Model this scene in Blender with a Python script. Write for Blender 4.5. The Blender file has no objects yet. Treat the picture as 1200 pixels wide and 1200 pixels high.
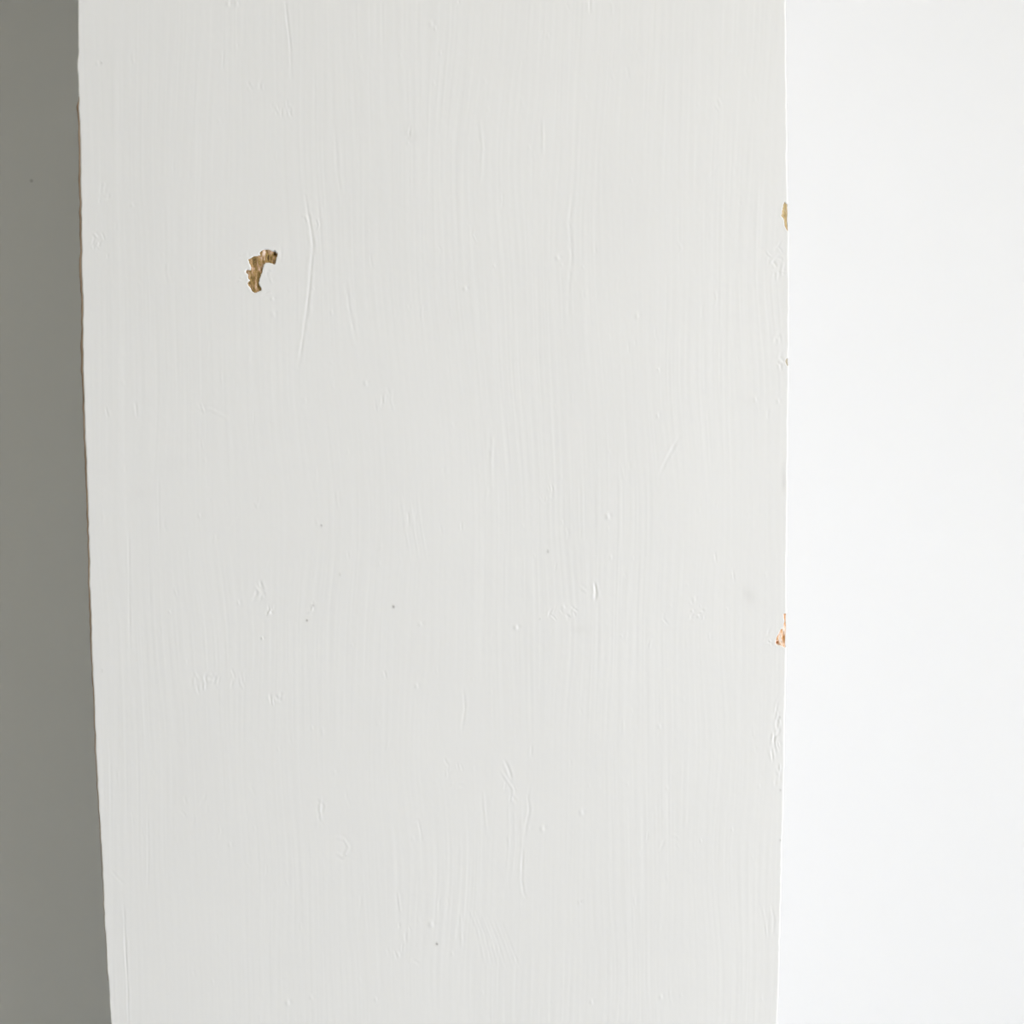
import bpy, math
import numpy as np
from mathutils import Vector, Matrix

# ------------------------------------------------------------------ camera
scene = bpy.context.scene
COL = scene.collection
CAM_DIST = 0.312            # camera to the post's front face
EYE_Z = 1.74                # height on the post that the camera looks at
PITCH = math.radians(3.55)  # looking slightly down
ROLL = math.radians(0.46)
HFOV = math.radians(50.0)

cam_data = bpy.data.cameras.new('camera')
cam_data.sensor_width = 36.0
cam_data.lens = 18.0 / math.tan(HFOV / 2)
cam_data.clip_start = 0.01
cam = bpy.data.objects.new('camera', cam_data)
COL.objects.link(cam)
cam_rot = (Matrix.Rotation(math.radians(90) - PITCH, 3, 'X') @ Matrix.Rotation(-ROLL, 3, 'Z'))
cam_loc = Vector((0.0, -CAM_DIST, EYE_Z + CAM_DIST * math.tan(PITCH)))
cam.matrix_world = Matrix.Translation(cam_loc) @ cam_rot.to_4x4()
scene.camera = cam

# ------------------------------------------------------------------ daylight
world = bpy.data.worlds.new('overcast_sky')
scene.world = world
world.use_nodes = True
bg = world.node_tree.nodes['Background']
bg.inputs['Color'].default_value = (0.90, 0.93, 1.02, 1)
bg.inputs['Strength'].default_value = 5.0

WIN_Y0, WIN_Y1, WIN_Z0, WIN_Z1 = -1.85, -0.38, 1.20, 2.04   # opening in the right wall
WALL_RX = 0.95
portal_data = bpy.data.lights.new('window_right_offscreen', 'AREA')
portal_data.shape = 'RECTANGLE'
portal_data.size = WIN_Z1 - WIN_Z0
portal_data.size_y = WIN_Y1 - WIN_Y0
portal_data.cycles.is_portal = True
portal = bpy.data.objects.new('window_right_offscreen', portal_data)
portal.location = (WALL_RX + 0.06, (WIN_Y0 + WIN_Y1) / 2, (WIN_Z0 + WIN_Z1) / 2)
portal.rotation_euler = (0, math.radians(90), 0)
COL.objects.link(portal)

scene.view_settings.view_transform = 'Standard'
scene.view_settings.look = 'None'
scene.view_settings.gamma = 1.0
scene.view_settings.use_curve_mapping = False
scene.view_settings.exposure = 1.015

# ------------------------------------------------------------------ helpers
def new_mat(name):
    m = bpy.data.materials.new(name)
    m.use_nodes = True
    nt = m.node_tree
    return m, nt, nt.nodes['Principled BSDF']

def node(nt, kind, **inputs):
    n = nt.nodes.new(kind)
    for k, v in inputs.items():
        n.inputs[k].default_value = v
    return n

def coords(nt, scale):
    tc = nt.nodes.new('ShaderNodeTexCoord')
    mp = nt.nodes.new('ShaderNodeMapping')
    mp.inputs['Scale'].default_value = scale
    nt.links.new(tc.outputs['Object'], mp.inputs['Vector'])
    return mp.outputs['Vector']

def ramp(nt, fac, stops):
    r = nt.nodes.new('ShaderNodeValToRGB')
    el = r.color_ramp.elements
    while len(el) < len(stops):
        el.new(0.5)
    for e, (p, c) in zip(el, stops):
        e.position = p
        e.color = (*c, 1)
    nt.links.new(fac, r.inputs['Fac'])
    return r.outputs['Color']

def plaster(name, color, rough, bump, scale):
    m, nt, b = new_mat(name)
    v = coords(nt, (1, 1, 1))
    n1 = node(nt, 'ShaderNodeTexNoise', Scale=scale, Detail=4.0)
    n2 = node(nt, 'ShaderNodeTexNoise', Scale=3.0, Detail=3.0)
    nt.links.new(v, n1.inputs['Vector'])
    nt.links.new(v, n2.inputs['Vector'])
    c = np.array(color)
    col = ramp(nt, n2.outputs['Fac'], [(0.35, tuple(c * 0.985)), (0.65, tuple(c))])
    nt.links.new(col, b.inputs['Base Color'])
    bp = node(nt, 'ShaderNodeBump', Strength=bump, Distance=0.001)
    nt.links.new(n1.outputs['Fac'], bp.inputs['Height'])
    nt.links.new(bp.outputs['Normal'], b.inputs['Normal'])
    b.inputs['Roughness'].default_value = rough
    b.inputs['Specular IOR Level'].default_value = 0.25
    return m

def mesh_obj(name, verts, faces, mat, parent=None, smooth=False):
    me = bpy.data.meshes.new(name)
    verts = np.asarray(verts, dtype=np.float32)
    faces = np.asarray(faces, dtype=np.int32)
    me.vertices.add(len(verts))
    me.vertices.foreach_set('co', verts.ravel())
    nf, k = faces.shape
    me.loops.add(nf * k)
    me.loops.foreach_set('vertex_index', faces.ravel())
    me.polygons.add(nf)
    me.polygons.foreach_set('loop_start', np.arange(0, nf * k, k, dtype=np.int32))
    me.polygons.foreach_set('loop_total', np.full(nf, k, dtype=np.int32))
    me.polygons.foreach_set('use_smooth', np.full(nf, smooth, dtype=bool))
    me.update(calc_edges=True)
    me.validate()
    me.materials.append(mat)
    o = bpy.data.objects.new(name, me)
    COL.objects.link(o)
    if parent is not None:
        o.parent = parent
    return o

class Boxes:
    F = [(0, 1, 3, 2), (4, 6, 7, 5), (0, 4, 5, 1), (2, 3, 7, 6), (0, 2, 6, 4), (1, 5, 7, 3)]
    def __init__(self):
        self.v, self.f = [], []
    def add(self, x0, x1, y0, y1, z0, z1):
        n = len(self.v)
        self.v += [(x, y, z) for x in (x0, x1) for y in (y0, y1) for z in (z0, z1)]
        self.f += [tuple(n + i for i in q) for q in self.F]
        return self
    def build(self, name, mat, parent=None):
        return mesh_obj(name, self.v, self.f, mat, parent)

def structure(o):
    o['kind'] = 'structure'
    return o

# ------------------------------------------------------------------ the room
X0, X1, Y0, YB, ZC = -2.60, WALL_RX, -3.20, 0.20, 2.10
T = 0.12
M_wall = plaster('white_wall_paint', (0.82, 0.82, 0.815), 0.75, 0.04, 160.0)
M_side = plaster('chalk_wall_paint', (0.89, 0.90, 0.885), 0.8, 0.04, 160.0)
M_ceil = plaster('cream_ceiling_paint', (0.70, 0.61, 0.40), 0.8, 0.05, 120.0)
M_floor = plaster('pale_grey_floor_paint', (0.60, 0.67, 0.74), 0.5, 0.05, 60.0)
M_frame = plaster('window_frame_paint', (0.80, 0.80, 0.78), 0.4, 0.02, 90.0)

structure(Boxes().add(X0 - T, X1 + T, Y0 - T, YB + T, -T, 0).build('floor', M_floor))
structure(Boxes().add(X0 - T, X1 + T, Y0 - T, YB + T, ZC, ZC + T).build('ceiling', M_ceil))
wall_back = structure(Boxes().add(X0 - T, X1 + T, YB, YB + T, 0, ZC).build('wall_back', M_wall))
nt = M_wall.node_tree
geo = nt.nodes.new('ShaderNodeNewGeometry')
dist = nt.nodes.new('ShaderNodeVectorMath'); dist.operation = 'DISTANCE'
dist.inputs[1].default_value = (-0.2191, YB, 1.8815)         # a speck of dirt on the plaster
nt.links.new(geo.outputs['Position'], dist.inputs[0])
spot = nt.nodes.new('ShaderNodeMapRange')
spot.inputs[1].default_value, spot.inputs[2].default_value = 0.0003, 0.0011
spot.inputs[3].default_value, spot.inputs[4].default_value = 0.32, 0.0
nt.links.new(dist.outputs['Value'], spot.inputs[0])
bsdf = nt.nodes['Principled BSDF']
old = bsdf.inputs['Base Color'].links[0].from_socket
mxs = nt.nodes.new('ShaderNodeMix'); mxs.data_type = 'RGBA'
nt.links.new(spot.outputs[0], mxs.inputs[0])
nt.links.new(old, mxs.inputs[6])
mxs.inputs[7].default_value = (0.12, 0.11, 0.09, 1)
nt.links.new(mxs.outputs[2], bsdf.inputs['Base Color'])
structure(Boxes().add(X0 - T, X1 + T, Y0 - T, Y0, 0, ZC).build('wall_front', M_side))
structure(Boxes().add(X0 - T, X0, Y0, YB, 0, ZC).build('wall_left', M_side))
structure(Boxes().add(X1, X1 + T, Y0, WIN_Y0, 0, ZC).add(X1, X1 + T, WIN_Y1, YB, 0, ZC)
          .add(X1, X1 + T, WIN_Y0, WIN_Y1, 0, WIN_Z0).add(X1, X1 + T, WIN_Y0, WIN_Y1, WIN_Z1, ZC)
          .build('wall_right', M_wall))
fw = 0.045
win = structure(Boxes().add(X1 + 0.05, X1 + 0.10, WIN_Y0, WIN_Y0 + fw, WIN_Z0, WIN_Z1)
                .add(X1 + 0.05, X1 + 0.10, WIN_Y1 - fw, WIN_Y1, WIN_Z0, WIN_Z1)
                .add(X1 + 0.05, X1 + 0.10, WIN_Y0 + fw, WIN_Y1 - fw, WIN_Z0, WIN_Z0 + fw)
                .add(X1 + 0.05, X1 + 0.10, WIN_Y0 + fw, WIN_Y1 - fw, WIN_Z1 - fw, WIN_Z1)
                .build('window_1', M_frame))

# ------------------------------------------------------------------ post: outline and measures
U = 2 * CAM_DIST * math.tan(HFOV / 2) / 1200.0 / math.cos(PITCH)   # one millimetre-scale unit on the post face

def face_point(px, py):
    """the place on the post's front face (y = 0) seen at picture point px, py -> x, z"""
    t = math.tan(HFOV / 2)
    d = cam_rot @ Vector(((px - 600) / 600 * t, (600 - py) / 600 * t, -1.0))
    k = CAM_DIST / d.y
    return d.x * k, cam_loc.z + d.z * k

def uv(px, py):
    x, z = face_point(px, py)
    return x / U, (EYE_Z - z) / U            # post-face units, v runs downwards

EDGE_L = [(90.5, -40), (90.5, 0), (91, 60), (89.5, 80), (91.5, 115), (93, 180), (94.5, 260), (95.2, 330), (96.2, 345), (96, 400), (97, 440),
          (98.5, 500), (101, 560), (103, 620), (104.5, 690), (107, 760), (110, 840), (113, 910), (116.5, 970), (119.5, 1030),
          (123, 1100), (126, 1150), (129, 1200), (131, 1240)]
EDGE_R = [(920.5, -40), (921, 0), (921.5, 60), (922.5, 130), (923, 200), (924.5, 260), (925, 310), (925.2, 360), (924.7, 430), (924, 520),
          (923.2, 600), (922.6, 660), (922.2, 740), (921.2, 800), (920, 860), (919, 920), (917.5, 980), (916, 1040),
          (914.5, 1100), (913.2, 1150), (911.5, 1200), (910.3, 1240)]
eL = np.array([uv(*p) for p in EDGE_L])
eR = np.array([uv(*p) for p in EDGE_R])
rng = np.random.default_rng(7)

def smooth_noise(v, period, seed):
    r = np.random.default_rng(seed)
    k = v / period
    i = np.floor(k).astype(int)
    f = k - i
    f = f * f * (3 - 2 * f)
    tab = r.uniform(-1, 1, 8192)
    return tab[i % 8192] * (1 - f) + tab[(i + 1) % 8192] * f

def left_edge(v):
    return (np.interp(v, eL[:, 1], eL[:, 0]) + 0.45 * smooth_noise(v, 9, 1) + 0.35 * smooth_noise(v, 26, 2))

def right_edge(v):
    return (np.interp(v, eR[:, 1], eR[:, 0]) + 0.35 * smooth_noise(v, 8, 3) + 0.3 * smooth_noise(v, 22, 4))

# rows of the paint skin: fine where chips are, coarse away from the worked-over stretch
def rows():
    v, out = -690.0, []
    fine = [(-325, -245), (-370, -322), (-180, -165), (110, 170)]
    while v < 690:
        out.append(v)
        v += 1.0 if any(a < v < b for a, b in fine) else 2.1
    top = -(ZC - EYE_Z) / U
    bot = EYE_Z / U
    up = -690 - np.geomspace(6, -690 - top, 60)
    dn = 690 + np.geomspace(6, bot - 690, 90)
    return np.concatenate([up[::-1], np.array(out), dn])
V = rows()
NF = 840
S = np.linspace(0, 1, NF)
DEPTH = (YB) / U
xl, xr = left_edge(V), right_edge(V)
G_u = xl[:, None] + S[None, :] * (xr - xl)[:, None]
G_v = np.repeat(V[:, None], NF, 1)

# ------------------------------------------------------------------ the paint's relief (heights in face units)
def vnoise(x, y, seed):
    """smooth value noise on a plane"""
    r = np.random.default_rng(seed)
    tab = r.uniform(-1, 1, (512, 512))
    ix, iy = np.floor(x).astype(int), np.floor(y).astype(int)
    fx, fy = x - ix, y - iy
    fx, fy = fx * fx * (3 - 2 * fx), fy * fy * (3 - 2 * fy)
    a, b = tab[iy % 512, ix % 512], tab[iy % 512, (ix + 1) % 512]
    c, d = tab[(iy + 1) % 512, ix % 512], tab[(iy + 1) % 512, (ix + 1) % 512]
    return (a * (1 - fx) + b * fx) * (1 - fy) + (c * (1 - fx) + d * fx) * fy

wander = 14 * vnoise(G_u / 190, G_v / 330, 11) + 5 * vnoise(G_u / 60, G_v / 140, 12)
Q = G_u + wander
H = np.zeros_like(G_u)
mask = 0.65 + 0.45 * vnoise(G_u / 70, G_v / 160, 13)
H += 0.055 * mask * vnoise(Q / 2.2, G_v / 80, 14)       # bristle marks
H += 0.042 * mask * vnoise(Q / 4.2, G_v / 110, 15)
H += 0.03 * vnoise(Q / 11, G_v / 210, 16)
H += 0.035 * vnoise(Q / 34, G_v / 260, 17)
H += 0.016 * vnoise(G_u / 3.0, G_v / 6.0, 18)            # faint orange peel
H += 0.25 * vnoise(G_u / 160, G_v / 240, 19)
GR = np.zeros_like(G_u)                                   # grime

def window(pts, pad):
    p = np.array(pts)
    r0, r1 = np.searchsorted(V, [p[:, 1].min() - pad, p[:, 1].max() + pad])
    u = G_u[(r0 + min(r1, len(V) - 1)) // 2]
    c0, c1 = np.searchsorted(u, [p[:, 0].min() - pad - 4, p[:, 0].max() + pad + 4])
    return slice(r0, max(r1, r0 + 1)), slice(max(c0, 0), min(max(c1, c0 + 1), NF))

def poly_dist(u, v, pts):
    """distance to a polyline, signed side and run 0..1 along it"""
    p = np.array(pts, float)
    seg = np.linalg.norm(np.diff(p, axis=0), axis=1)
    tot = seg.sum()
    best = np.full(u.shape, 1e9)
    side = np.zeros(u.shape)
    run = np.zeros(u.shape)
    acc = 0.0
    for a, b, l in zip(p[:-1], p[1:], seg):
        d = (b - a) / max(l, 1e-6)
        t = np.clip((u - a[0]) * d[0] + (v - a[1]) * d[1], 0, l)
        du, dv = u - a[0] - t * d[0], v - a[1] - t * d[1]
        dist = np.hypot(du, dv)
        m = dist < best
        best = np.where(m, dist, best)
        side = np.where(m, du * (-d[1]) + dv * d[0], side)
        run = np.where(m, (acc + t) / tot, run)
        acc += l
    return best, side, run

def stroke(pts, w=1.8, h=-0.25, fade=0.25, lip=0.4):
    """a groove (h<0) or ridge in the paint along picture points, with a soft lip"""
    q = [uv(*p) for p in pts]
    rs, cs = window(q, 5 * w)
    u, v = G_u[rs, cs], G_v[rs, cs]
    d, side, run = poly_dist(u, v, q)
    f = np.clip(run / fade, 0, 1) * np.clip((1 - run) / fade, 0, 1)
    f = (0.2 + 0.8 * f) * (0.75 + 0.45 * vnoise(u / 7 + 40, v / 7, 23))
    w = 0.72 * w * (1 + 0.25 * vnoise(u / 9, v / 9, 24))
    H[rs, cs] += h * f * (np.exp(-(d / w) ** 2) - lip * np.exp(-((d - 2.2 * w) / (1.3 * w)) ** 2))

def lap(pts, h=0.1, w=1.5, reach=14):
    """the edge of an overlapping brush coat"""
    q = [uv(*p) for p in pts]
    rs, cs = window(q, reach * 2)
    u, v = G_u[rs, cs], G_v[rs, cs]
    d, side, run = poly_dist(u, v, q)
    f = np.clip(run / 0.15, 0, 1) * np.clip((1 - run) / 0.15, 0, 1)
    H[rs, cs] += h * f * (1 / (1 + np.exp(-side / w))) * np.exp(-(d / reach) ** 2)

def nib(px, py, r=1.8, h=0.3, grime=0.0, off=1.4):
    q = uv(px, py)
    rs, cs = window([q], 5 * r)
    u, v = G_u[rs, cs] - q[0], G_v[rs, cs] - q[1]
    r = 0.85 * r
    d2 = (u * u + v * v / 1.4) / (r * r)
    H[rs, cs] += h * np.exp(-d2) - 0.5 * h * np.exp(-(((u - off * r) ** 2 + v * v) / (r * r)))
    if grime:
        GR[rs, cs] = np.maximum(GR[rs, cs], grime * np.exp(-d2 * 1.3))

def smudge(px, py, ru, rv, g, slant=0.0):
    q = uv(px, py)
    rs, cs = window([(q[0] - ru, q[1] - rv), (q[0] + ru, q[1] + rv)], 6)
    u, v = G_u[rs, cs] - q[0], G_v[rs, cs] - q[1]
    u = u - slant * v
    n = 0.7 + 0.5 * vnoise(G_u[rs, cs] / 5, G_v[rs, cs] / 9, 31)
    GR[rs, cs] += g * n * np.exp(-((u / ru) ** 2 + (v / rv) ** 2))

def wrinkles(px, py, du, dv, n, seed, h=0.22, w=1.3, length=9, tilt=1.2):
    r = np.random.default_rng(seed)
    for _ in range(n):
        a, b = px + r.uniform(-du, du), py + r.uniform(-dv, dv)
        ang = r.normal(math.pi / 2, tilt * 0.5)
        l = length * r.uniform(0.4, 1.2)
        c, s = math.cos(ang), math.sin(ang)
        k = r.uniform(-0.35, 0.35) * l
        pts = [(a - c * l / 2, b - s * l / 2), (a + s * k * 0.5, b - c * k * 0.5), (a + c * l / 2, b + s * l / 2)]
        stroke(pts, w * r.uniform(0.8, 1.3), 1.45 * h * r.choice([-1, 1, -1]) * r.uniform(0.5, 1.1))

# long scratches and runs
stroke([(333, -4), (336, 25), (339, 50), (340, 72), (340.5, 92)], 1.6, -0.26)
stroke([(357, 228), (360, 250), (364, 270), (366, 288), (364.5, 305), (362, 335), (358, 370), (354, 398), (349, 430)], 1.9, -0.34, 0.12)
stroke([(371, 256), (373, 264), (370, 272)], 1.4, 0.3)
stroke([(357, 252), (360, 260)], 1.5, 0.4)
stroke([(301, 583), (296, 592), (285, 601), (272, 614), (260, 627)], 1.4, -0.28)
stroke([(297, 588), (300, 594), (303, 584)], 1.2, 0.3)
stroke([(799, 511), (791, 524), (783, 538), (774, 557)], 1.6, -0.34)
stroke([(613.5, 996), (612.5, 1015), (612, 1032), (614, 1046), (617, 1052)], 1.6, -0.4, 0.15)
stroke([(622, 918), (619, 935), (621, 950), (617, 968), (615, 985)], 1.7, -0.24)
stroke([(567, 928), (568, 948), (571, 976)], 1.7, 0.22)
stroke([(591, 890), (596, 900), (600, 912)], 1.8, -0.5)
stroke([(587, 903), (595, 915), (602, 925), (600, 938)], 1.5, 0.38)
stroke([(624, 874), (623, 886)], 1.5, -0.42)
stroke([(845, 194), (838, 201), (831, 209)], 1.4, -0.3)
stroke([(843, 116), (847, 123)], 1.3, 0.3)
stroke([(840, 124), (845, 130)], 1.2, 0.25)
stroke([(692, -3), (692.5, 16)], 1.5, -0.5)
stroke([(537, -4), (538, 3)], 1.5, -0.4)
stroke([(578, 508), (576, 540), (577, 572)], 2.2, 0.2)
stroke([(563, 140), (566, 175), (563, 215)], 2.2, 0.18)
stroke([(637, 138), (637, 182)], 1.8, 0.2)
stroke([(405, 330), (409, 362), (417, 402)], 2.0, -0.22)
stroke([(392, 150), (395, 200), (400, 240)], 2.0, -0.14)
stroke([(672, 225), (668, 262), (671, 300), (667, 345)], 2.0, -0.18)
stroke([(157, 472), (158.5, 488)], 1.4, -0.36)
stroke([(122, 478), (124, 488)], 1.4, -0.4)
stroke([(229, 476), (236, 481), (246, 480), (265, 490)], 1.6, 0.24)
stroke([(234, 473), (238, 484)], 1.3, 0.3)
stroke([(478, 600), (479, 618)], 1.5, -0.36)
stroke([(541, 612), (541, 621)], 1.3, -0.36)
stroke([(450, 786), (452, 794)], 1.3, -0.4)
stroke([(698, 684), (699.5, 694), (698, 704)], 1.7, -0.9, 0.2)
stroke([(680, 688), (689, 694)], 1.3, 0.32)
stroke([(653, 660), (651, 668)], 1.2, -0.32)
stroke([(460, 455), (458, 470), (462, 482)], 1.5, 0.2)
stroke([(840, 648), (841, 659)], 1.5, -0.36)
stroke([(861, 668), (862, 680)], 1.3, -0.3)
stroke([(543, 806), (545, 830), (541, 858)], 1.8, -0.24)
stroke([(376, 934), (374, 946), (376, 964)], 1.7, 0.38)
stroke([(365, 943), (371, 938), (379, 945), (372, 958), (379, 968)], 1.4, -0.34)
stroke([(389, 985), (393, 981), (403, 984), (408, 993), (402, 1005), (394, 1000)], 1.5, 0.42)
stroke([(484, 963), (490, 961), (493, 975), (494, 986)], 1.4, -0.3)
stroke([(466, 1044), (469, 1068)], 1.6, 0.24)
stroke([(540, 1070), (541, 1110)], 1.6, 0.2)
stroke([(905, 1058), (909, 1075), (908, 1097)], 1.6, -0.22)
stroke([(895, 1060), (899, 1080), (901, 1100)], 1.4, 0.2)
stroke([(143, 1058), (144, 1085), (145.5, 1120), (147.5, 1155), (149, 1210)], 1.3, -0.34, 0.2)
stroke([(171, 940), (172, 1000), (171, 1045)], 1.3, -0.16)
stroke([(149, 620), (149.5, 690), (150.5, 760)], 1.3, -0.2)
stroke([(184, 560), (185, 640)], 1.3, -0.14)
stroke([(128, 1020), (137, 1030), (144, 1036)], 1.3, -0.16)
for i, x in enumerate([548, 556, 563, 571, 580, 588]):         # brush turn-back fanning out low on the post
    stroke([(x, 1060 + 4 * i), (x + 12, 1090 + 4 * i), (x + 22, 1135)], 1.5, -0.13 if i % 2 else 0.13)
for i, x in enumerate([470, 480, 489]):
    stroke([(x, 580), (x + 5, 620), (x + 12, 660)], 1.6, 0.12)
for i, x in enumerate([596, 603, 611]):
    stroke([(x, 930), (x + 1, 990), (x - 4, 1040)], 1.7, 0.10)
# laps of one coat over another
lap([(136, -30), (136.5, 90), (137, 200), (138.5, 330), (140, 420), (143, 560), (147, 700)], 0.16)
lap([(172, 330), (176, 520), (183, 700)], 0.09)
lap([(566, 600), (563, 700), (563, 800)], 0.12)
lap([(690, 1000), (692, 1100), (692, 1200)], 0.08)
lap([(820, 0), (822, 150), (823, 260)], 0.08)
lap([(690, 280), (688, 380), (686, 470)], 0.12)
# nibs, pits and specks
for a in [(266, 4, 2.2, .45), (276, 4, 2, .4), (112, 74, 1.8, .35), (505, 28, 2.6, .28), (510, 33, 1.6, .3), (516, 62, 1.5, .25),
          (120, 216, 1.5, .2), (545, 338, 2.4, .4), (748, 370, 2.2, .3), (654, 302, 2.4, .3), (318, 350, 2.0, .3), (319, 368, 2.6, .3),
          (388, 366, 1.6, .3), (428, 449, 2.2, .5), (773, 433, 1.6, .3), (772, 487, 1.7, .4), (713, 605, 2.5, .55), (661, 711, 2.0, .35),
          (605, 735, 2.6, .6), (492, 731, 2.3, .35), (717, 653, 1.6, .3), (232, 604, 1.7, .35), (278, 706, 1.6, .35), (306, 748, 1.4, .45),
          (815, 702, 2.0, .3), (820, 722, 1.5, .4), (813, 716, 1.4, .4), (887, 468, 1.8, .35), (914, 470, 1.8, .45), (336, 1175, 2.6, .55),
          (364, 1169, 2.2, .3), (488, 804, 2.0, .45), (636, 971, 2.8, .5), (682, 952, 2.6, .5), (680, 1057, 2.0, .45), (440, 1171, 1.7, .4),
          (774, 851, 2.0, .35), (505, 1083, 3.0, .5), (530, 1117, 1.5, .3), (467, 1119, 1.8, .4), (823, 985, 1.3, .3), (860, 972, 1.4, .3),
          (268, 990, 1.8, .3), (365, 853, 1.3, .3), (325, 878, 1.3, .2), (197, 717, 1.5, .25), (776, 1168, 2, .4), (694, 1174, 2, .4)]:
    nib(a[0], a[1], a[2], a[3] * 1.1)
for a in [(376, 616, 1.5, .55), (359, 727, 1.5, .7), (366, 710, 1.6, .4), (461, 711, 1.9, .75), (643, 646, 1.6, .55), (512, 1106, 1.8, .8),
          (398, 673, 1.2, .5), (682, 1056, 1.3, .35), (117, 74, 1.4, .3), (916, 841, 1.5, .5), (634, 725, 1.3, .2), (306, 748, 1.2, .3),
          (118, 786, 1.2, .3), (405, 1003, 1.2, .2), (917, 985, 1.3, .5), (917, 926, 1.3, .35)]:
    nib(a[0], a[1], a[2], 0.2, a[3])
wrinkles(328, 127, 12, 6, 9, 41, 0.3)
wrinkles(298, 100, 12, 5, 4, 42, 0.16)
wrinkles(116, 288, 9, 12, 8, 43, 0.24)
wrinkles(122, 228, 7, 12, 5, 44, 0.18)
wrinkles(449, 466, 10, 12, 9, 45, 0.24)
wrinkles(640, 580, 9, 9, 7, 46, 0.34, length=7)
wrinkles(304, 692, 8, 10, 6, 47, 0.34)
wrinkles(316, 716, 5, 6, 4, 48, 0.4)
wrinkles(366, 712, 4, 6, 4, 49, 0.35, length=6)
wrinkles(255, 795, 30, 7, 14, 50, 0.26, length=12)
wrinkles(232, 808, 6, 8, 4, 51, 0.32)
wrinkles(322, 818, 6, 5, 5, 52, 0.4)
wrinkles(660, 712, 14, 14, 9, 53, 0.28)
wrinkles(532, 908, 9, 16, 8, 54, 0.24)
wrinkles(912, 305, 9, 20, 16, 55, 0.2, length=12)
wrinkles(911, 855, 4, 36, 16, 56, 0.42, length=12, tilt=0.6)
wrinkles(915, 910, 4, 12, 6, 57, 0.36)
wrinkles(917, 412, 5, 20, 8, 58, 0.34, length=10, tilt=0.6)
wrinkles(820, 712, 9, 12, 6, 59, 0.24, length=6)
wrinkles(250, 955, 40, 20, 7, 60, 0.12, length=14)
wrinkles(470, 1105, 26, 24, 8, 61, 0.22, length=9)
wrinkles(600, 930, 8, 12, 6, 62, 0.3)
wrinkles(480, 158, 5, 8, 4, 63, 0.26)
wrinkles(775, 990, 22, 10, 5, 64, 0.14, length=14)
wrinkles(905, 748, 5, 8, 4, 65, 0.3)
wrinkles(298, 318, 22, 28, 12, 66, 0.16, length=8)
r_ = np.random.default_rng(77)
for _ in range(150):                                        # unnoticed small ticks all over the post
    a, b = r_.uniform(110, 905), r_.uniform(-60, 1260)
    l = r_.uniform(5, 22)
    stroke([(a, b), (a + r_.normal(0, 1.2), b + l / 2), (a + r_.normal(0, 2), b + l)], r_.uniform(1.1, 1.8),
           r_.choice([-1, 1]) * r_.uniform(0.05, 0.15))
for _ in range(90):
    nib(r_.uniform(110, 905), r_.uniform(-60, 1260), r_.uniform(1.2, 2.2), r_.uniform(0.06, 0.2))
# faint dirty marks
smudge(481, 156, 7, 10, 0.10, 0.3)
smudge(880, 700, 8, 12, 0.08, 0.3)
smudge(205, 545, 22, 10, 0.02)
smudge(165, 580, 16, 8, 0.02)
smudge(225, 515, 14, 8, 0.015)
smudge(680, 738, 14, 5, 0.04)
smudge(880, 470, 16, 10, 0.03)
smudge(921, 560, 2.5, 14, 0.16)

# ------------------------------------------------------------------ chips: holes through the paint
def from_crop(x0, y0, k, pts):
    return [(x0 + a * k, y0 + b * k) for a, b in pts]
CHIPS = [
    from_crop(270, 270, 80 / 1200, [(520, 440), (515, 385), (600, 332), (680, 345), (740, 372), (772, 345), (828, 405), (800, 510), (778, 600),
              (715, 578), (620, 566), (578, 600), (560, 705), (530, 800), (508, 880), (505, 955), (548, 1040), (500, 1068), (430, 1098),
              (365, 1062), (312, 970), (305, 915), (350, 880), (318, 850), (312, 770), (255, 735), (290, 690), (362, 700), (345, 600),
              (315, 505), (420, 455)]),
    from_crop(890, 220, 60 / 1200, [(585, 330), (620, 380), (760, 440), (780, 980), (660, 1010), (605, 920), (570, 720), (505, 650), (535, 560),
              (560, 420)]),
    from_crop(880, 700, 70 / 1200, [(655, 335), (780, 330), (800, 990), (690, 1005), (600, 975), (580, 955), (540, 968), (498, 920), (525, 800),
              (565, 735), (610, 640), (660, 600), (680, 480)]),
    [(921.2, 420.5), (928, 419), (928, 428.5), (921.8, 428), (920.6, 424)],
]
def ragged(poly, seed):
    r = np.random.default_rng(seed)
    out = []
    for p, q in zip(poly, np.roll(poly, -1, 0)):
        n = max(1, int(np.linalg.norm(q - p) / 1.6))
        for i in range(n):
            out.append(p + (q - p) * i / n + (r.normal(0, 0.32, 2) if i else 0))
    return np.array(out)
CHIP_UV = [ragged(np.array([uv(*p) for p in c]), 300 + k) for k, c in enumerate(CHIPS)]

def inside(u, v, poly):
    r = np.zeros(u.shape, bool)
    n = len(poly)
    for i in range(n):
        (ax, ay), (bx, by) = poly[i], poly[(i + 1) % n]
        c = ((ay > v) != (by > v)) & (u < (bx - ax) * (v - ay) / (by - ay + 1e-12) + ax)
        r ^= c
    return r

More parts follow.
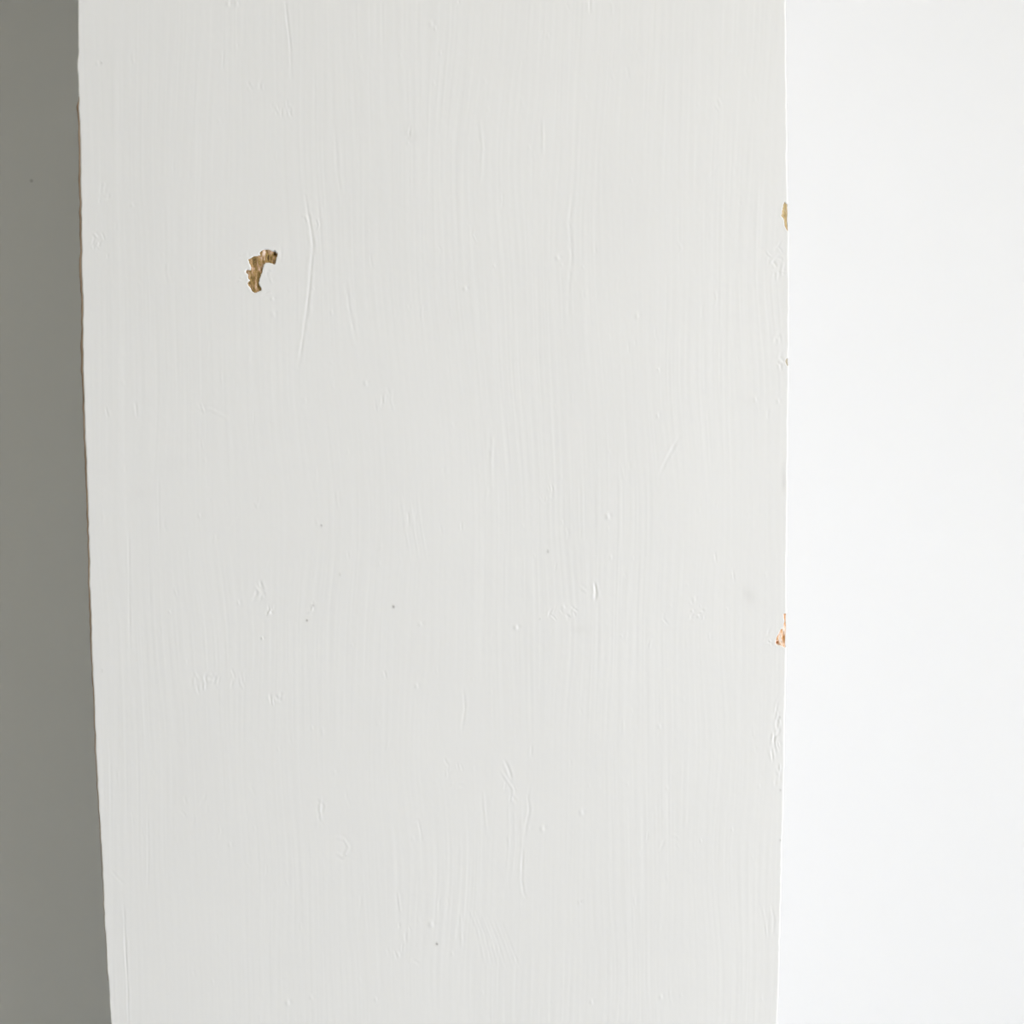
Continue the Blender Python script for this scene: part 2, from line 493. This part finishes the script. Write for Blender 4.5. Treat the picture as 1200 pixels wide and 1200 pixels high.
# full cross-section of the paint skin: left side, left arris, face, right arris, right side
RAD_L, RAD_R = 2.2, 2.3
aL = np.linspace(math.pi / 2, 0, 5)[:-1]
aR = np.linspace(0, math.pi / 2, 7)[1:]
nL, nR = 2 + len(aL), len(aR) + 2
ncol = nL + NF + nR
PU = np.zeros((len(V), ncol))
PY = np.zeros((len(V), ncol))
face_u = G_u.copy()
face_u = xl[:, None] + RAD_L + S[None, :] * (xr - xl - RAD_L - RAD_R)[:, None]
PU[:, nL:nL + NF] = face_u
PY[:, nL:nL + NF] = -H
hL, hR = H[:, 0], H[:, -1]
for i, a in enumerate(aL):
    PU[:, 2 + i] = xl + RAD_L - RAD_L * math.sin(a)
    PY[:, 2 + i] = RAD_L - RAD_L * math.cos(a) - hL * math.cos(a)
PU[:, 0] = PU[:, 1] = xl + 0.0
PY[:, 0], PY[:, 1] = DEPTH, 12.0
for i, a in enumerate(aR):
    PU[:, nL + NF + i] = xr - RAD_R + RAD_R * math.sin(a) + 0.15 * smooth_noise(V, 6, 90 + i)
    PY[:, nL + NF + i] = RAD_R - RAD_R * math.cos(a) - hR * math.cos(a)
PU[:, -2] = PU[:, -1] = xr
PY[:, -2], PY[:, -1] = 14.0, DEPTH
PV = np.repeat(V[:, None], ncol, 1)
GRIME = np.zeros_like(PU)
GRIME[:, nL:nL + NF] = GR
HOLE = np.zeros(PU.shape, bool)
PAINT_DEEP = 3.6
for k, poly in enumerate(CHIP_UV):
    r0, r1 = np.searchsorted(V, [poly[:, 1].min() - 8, poly[:, 1].max() + 8])
    u, v, y = PU[r0:r1], PV[r0:r1], PY[r0:r1]
    ins = inside(u, v, poly) & (y < 9)
    d, _, _ = poly_dist(u, v, np.vstack([poly, poly[:1]]))
    lip = 0.2 * np.exp(-(d / 1.6) ** 2) * (~ins) * (y < 1.0)
    PY[r0:r1] = np.where(ins, np.maximum(y, 0) + PAINT_DEEP * np.clip(d / 0.8, 0.25, 1), y - lip)
    HOLE[r0:r1] |= ins

verts = np.stack([PU * U, PY * U, EYE_Z - PV * U], -1).reshape(-1, 3)
idx = np.arange(PU.size).reshape(PU.shape)
a, b, c, d = idx[:-1, :-1], idx[:-1, 1:], idx[1:, 1:], idx[1:, :-1]
quads = np.stack([a, d, c, b], -1).reshape(-1, 4)
hf = HOLE.ravel()
quads = quads[~hf[quads].all(1)]

# ------------------------------------------------------------------ post materials
M_paint, nt, b_ = new_mat('off_white_gloss_paint')
v2 = coords(nt, (26, 26, 9))
n2 = node(nt, 'ShaderNodeTexNoise', Scale=1.0, Detail=4.0)
nt.links.new(v2, n2.inputs['Vector'])
base = ramp(nt, n2.outputs['Fac'], [(0.3, (0.758, 0.750, 0.724)), (0.7, (0.778, 0.770, 0.744))])
att = nt.nodes.new('ShaderNodeAttribute'); att.attribute_name = 'grime'
mix = nt.nodes.new('ShaderNodeMix'); mix.data_type = 'RGBA'
nt.links.new(att.outputs['Fac'], mix.inputs[0])
nt.links.new(base, mix.inputs[6])
mix.inputs[7].default_value = (0.16, 0.14, 0.11, 1)
nt.links.new(mix.outputs[2], b_.inputs['Base Color'])
b_.inputs['Roughness'].default_value = 0.48
b_.inputs['Specular IOR Level'].default_value = 0.35

def wood(name, stops, seed, scale=(700, 700, 150)):
    m, nt, b = new_mat(name)
    v = coords(nt, scale)
    n = node(nt, 'ShaderNodeTexNoise', Scale=1.0, Detail=4.0, Roughness=0.65)
    n.noise_dimensions = '4D'
    n.inputs['W'].default_value = seed
    nt.links.new(v, n.inputs['Vector'])
    nt.links.new(ramp(nt, n.outputs['Fac'], stops), b.inputs['Base Color'])
    bp = node(nt, 'ShaderNodeBump', Strength=0.6, Distance=0.0004)
    nt.links.new(n.outputs['Fac'], bp.inputs['Height'])
    nt.links.new(bp.outputs['Normal'], b.inputs['Normal'])
    b.inputs['Roughness'].default_value = 0.8
    return m
M_core = wood('bare_wood', [(0.3, (0.22, 0.13, 0.06)), (0.7, (0.42, 0.28, 0.16))], 1.0, (300, 300, 20))
M_chip = [
    wood('chipped_wood_ochre', [(0.39, (0.08, 0.04, 0.012)), (0.455, (0.30, 0.20, 0.06)), (0.52, (0.36, 0.22, 0.08)), (0.59, (0.50, 0.32, 0.19)), (0.68, (0.78, 0.63, 0.52))], 2.0, (1100, 1100, 420)),
    wood('chipped_wood_tan', [(0.35, (0.34, 0.24, 0.13)), (0.5, (0.55, 0.41, 0.19)), (0.65, (0.66, 0.54, 0.38))], 3.0, (1000, 1000, 500)),
    wood('chipped_wood_orange', [(0.3, (0.45, 0.20, 0.05)), (0.46, (0.72, 0.40, 0.19)), (0.52, (0.86, 0.62, 0.46)), (0.64, (0.88, 0.80, 0.72))], 4.0, (1200, 1200, 420)),
    wood('chipped_wood_pale', [(0.3, (0.42, 0.37, 0.26)), (0.7, (0.55, 0.48, 0.36))], 5.0),
]
M_edge = wood('worn_edge_wood', [(0.3, (0.20, 0.13, 0.08)), (0.7, (0.50, 0.38, 0.28))], 6.0, (200, 200, 60))

# ------------------------------------------------------------------ the post
post = bpy.data.objects.new('wooden_post', None)
COL.objects.link(post)
post.location = (0, 0, 0)
post.empty_display_size = 0.1
post['label'] = 'wide wooden post in chipped, brush-marked off-white paint, standing against the wall'
post['category'] = 'post'

paint = mesh_obj('paint_coat', verts, quads, M_paint, post, smooth=True)
at = paint.data.attributes.new('grime', 'FLOAT', 'POINT')
at.data.foreach_set('value', np.clip(GRIME, 0, 1).astype(np.float32).ravel()[:len(paint.data.vertices)])
paint['label'] = 'off-white brushed paint with scratches and chips'

# timber under the paint: a long prism following the post's outline
Vc = np.concatenate([[V[0]], np.linspace(-690, 690, 70), [V[-1]]])
INS = 8.0
cl, cr = left_edge(Vc) + INS, right_edge(Vc) - INS
ring = [(cl, INS + 4), (cl + 4, INS), (cr - 4, INS), (cr, INS + 4), (cr, DEPTH), (cl, DEPTH)]
cv = np.concatenate([np.stack([x * U, np.full_like(x, y * U), EYE_Z - Vc * U], -1) for x, y in ring])
nv, cf = len(Vc), []
for k in range(6):
    k2 = (k + 1) % 6
    for i in range(nv - 1):
        cf.append((k * nv + i, k * nv + i + 1, k2 * nv + i + 1, k2 * nv + i))
mesh_obj('timber_core', cv, cf, M_core, post)

# bare wood showing in each chip
DEEP_SPOTS = {0: [(321.3, 296.5, 2.2, 4.5), (319.8, 307.5, 1.6, 3.0), (306, 315.5, 1.5, 2.5), (296, 312, 2.5, 1.5), (288, 319, 2, 1.5), (293, 339, 3, 2.0),
                  (311, 293.5, 2.5, 1.0)],
              2: [(911.3, 753.5, 1.7, 4.0), (915.5, 752.5, 1.2, 1.5), (921.5, 730, 1.2, 2.0)]}
for k, poly in enumerate(CHIP_UV):
    u0, u1 = poly[:, 0].min() - 4, poly[:, 0].max() + 4
    v0, v1 = poly[:, 1].min() - 4, poly[:, 1].max() + 4
    vv = np.arange(v0, v1, 0.8)
    edge = right_edge(vv)
    uu = np.arange(u0, u1, 0.7)
    PU_, PV_ = np.meshgrid(uu, vv)
    lim = edge[:, None] - 1.3
    over = PU_ > lim
    y = 1.5 + 0.7 * vnoise(PU_ / 2.2, PV_ / 7.0, 101 + k) + 0.5 * vnoise(PU_ / 5, PV_ / 4.0, 111 + k)
    y = np.where(over, y + (PU_ - lim) * 4.0, y)
    rim, _, _ = poly_dist(PU_, PV_, np.vstack([poly, poly[:1]]))
    y = np.clip(y * np.clip(0.3 + rim / 4.0, 0.3, 1.0), 0.35, 30)
    for px, py, r, dp in DEEP_SPOTS.get(k, []):
        q = uv(px, py)
        y = y + 1.2 * dp * np.exp(-(((PU_ - q[0]) ** 2 + ((PV_ - q[1]) / 1.3) ** 2) / r ** 2))
    PU_ = np.minimum(PU_, lim)
    pv = np.stack([PU_ * U, y * U, EYE_Z - PV_ * U], -1).reshape(-1, 3)
    ii = np.arange(PU_.size).reshape(PU_.shape)
    q = np.stack([ii[:-1, :-1], ii[1:, :-1], ii[1:, 1:], ii[:-1, 1:]], -1).reshape(-1, 4)
    o = mesh_obj('bare_wood_chip', pv, q, M_chip[k], post, smooth=True)
    o['label'] = ['brown bare wood in the largest paint chip', 'tan bare wood in a chip on the edge', 'orange bare wood in a chip on the edge',
                  'tiny pale wood chip on the edge'][k]

# bare wood where the paint has worn off the arris facing the shaded wall
ev0, ev1 = uv(92, 113)[1], uv(126, 1150)[1]
vv = np.arange(ev0, ev1, 1.5)
run = (vv - ev0) / (ev1 - ev0)
prot = 3.1 + 0.5 * smooth_noise(vv, 14, 201) + 0.5 * smooth_noise(vv, 45, 202)
prot *= np.clip(run / 0.01, 0, 1) * np.where(run < 0.25, 1.0, np.interp(run, [0.25, 0.45, 0.7, 1.0], [0.95, 0.75, 0.5, 0.1]))
xe = left_edge(vv)
prof = np.linspace(0, math.pi / 2, 6)
cols_u = [xe + 3.0] + [xe - prot * math.sin(t) for t in prof] + [xe - prot, xe + 1.0]
cols_y = [np.full_like(vv, 0.9)] + [0.9 + 3.5 * (1 - math.cos(t)) + 0 * vv for t in prof] + [np.full_like(vv, 16.0), np.full_like(vv, 19.0)]
EU, EY = np.stack(cols_u, 1), np.stack(cols_y, 1)
EV = np.repeat(vv[:, None], EU.shape[1], 1)
ep = np.stack([EU * U, EY * U, EYE_Z - EV * U], -1).reshape(-1, 3)
ii = np.arange(EU.size).reshape(EU.shape)
q = np.stack([ii[:-1, :-1], ii[:-1, 1:], ii[1:, 1:], ii[1:, :-1]], -1).reshape(-1, 4)
o = mesh_obj('worn_edge', ep, q, M_edge, post, smooth=True)
o['label'] = 'thin line of bare wood along the worn edge'
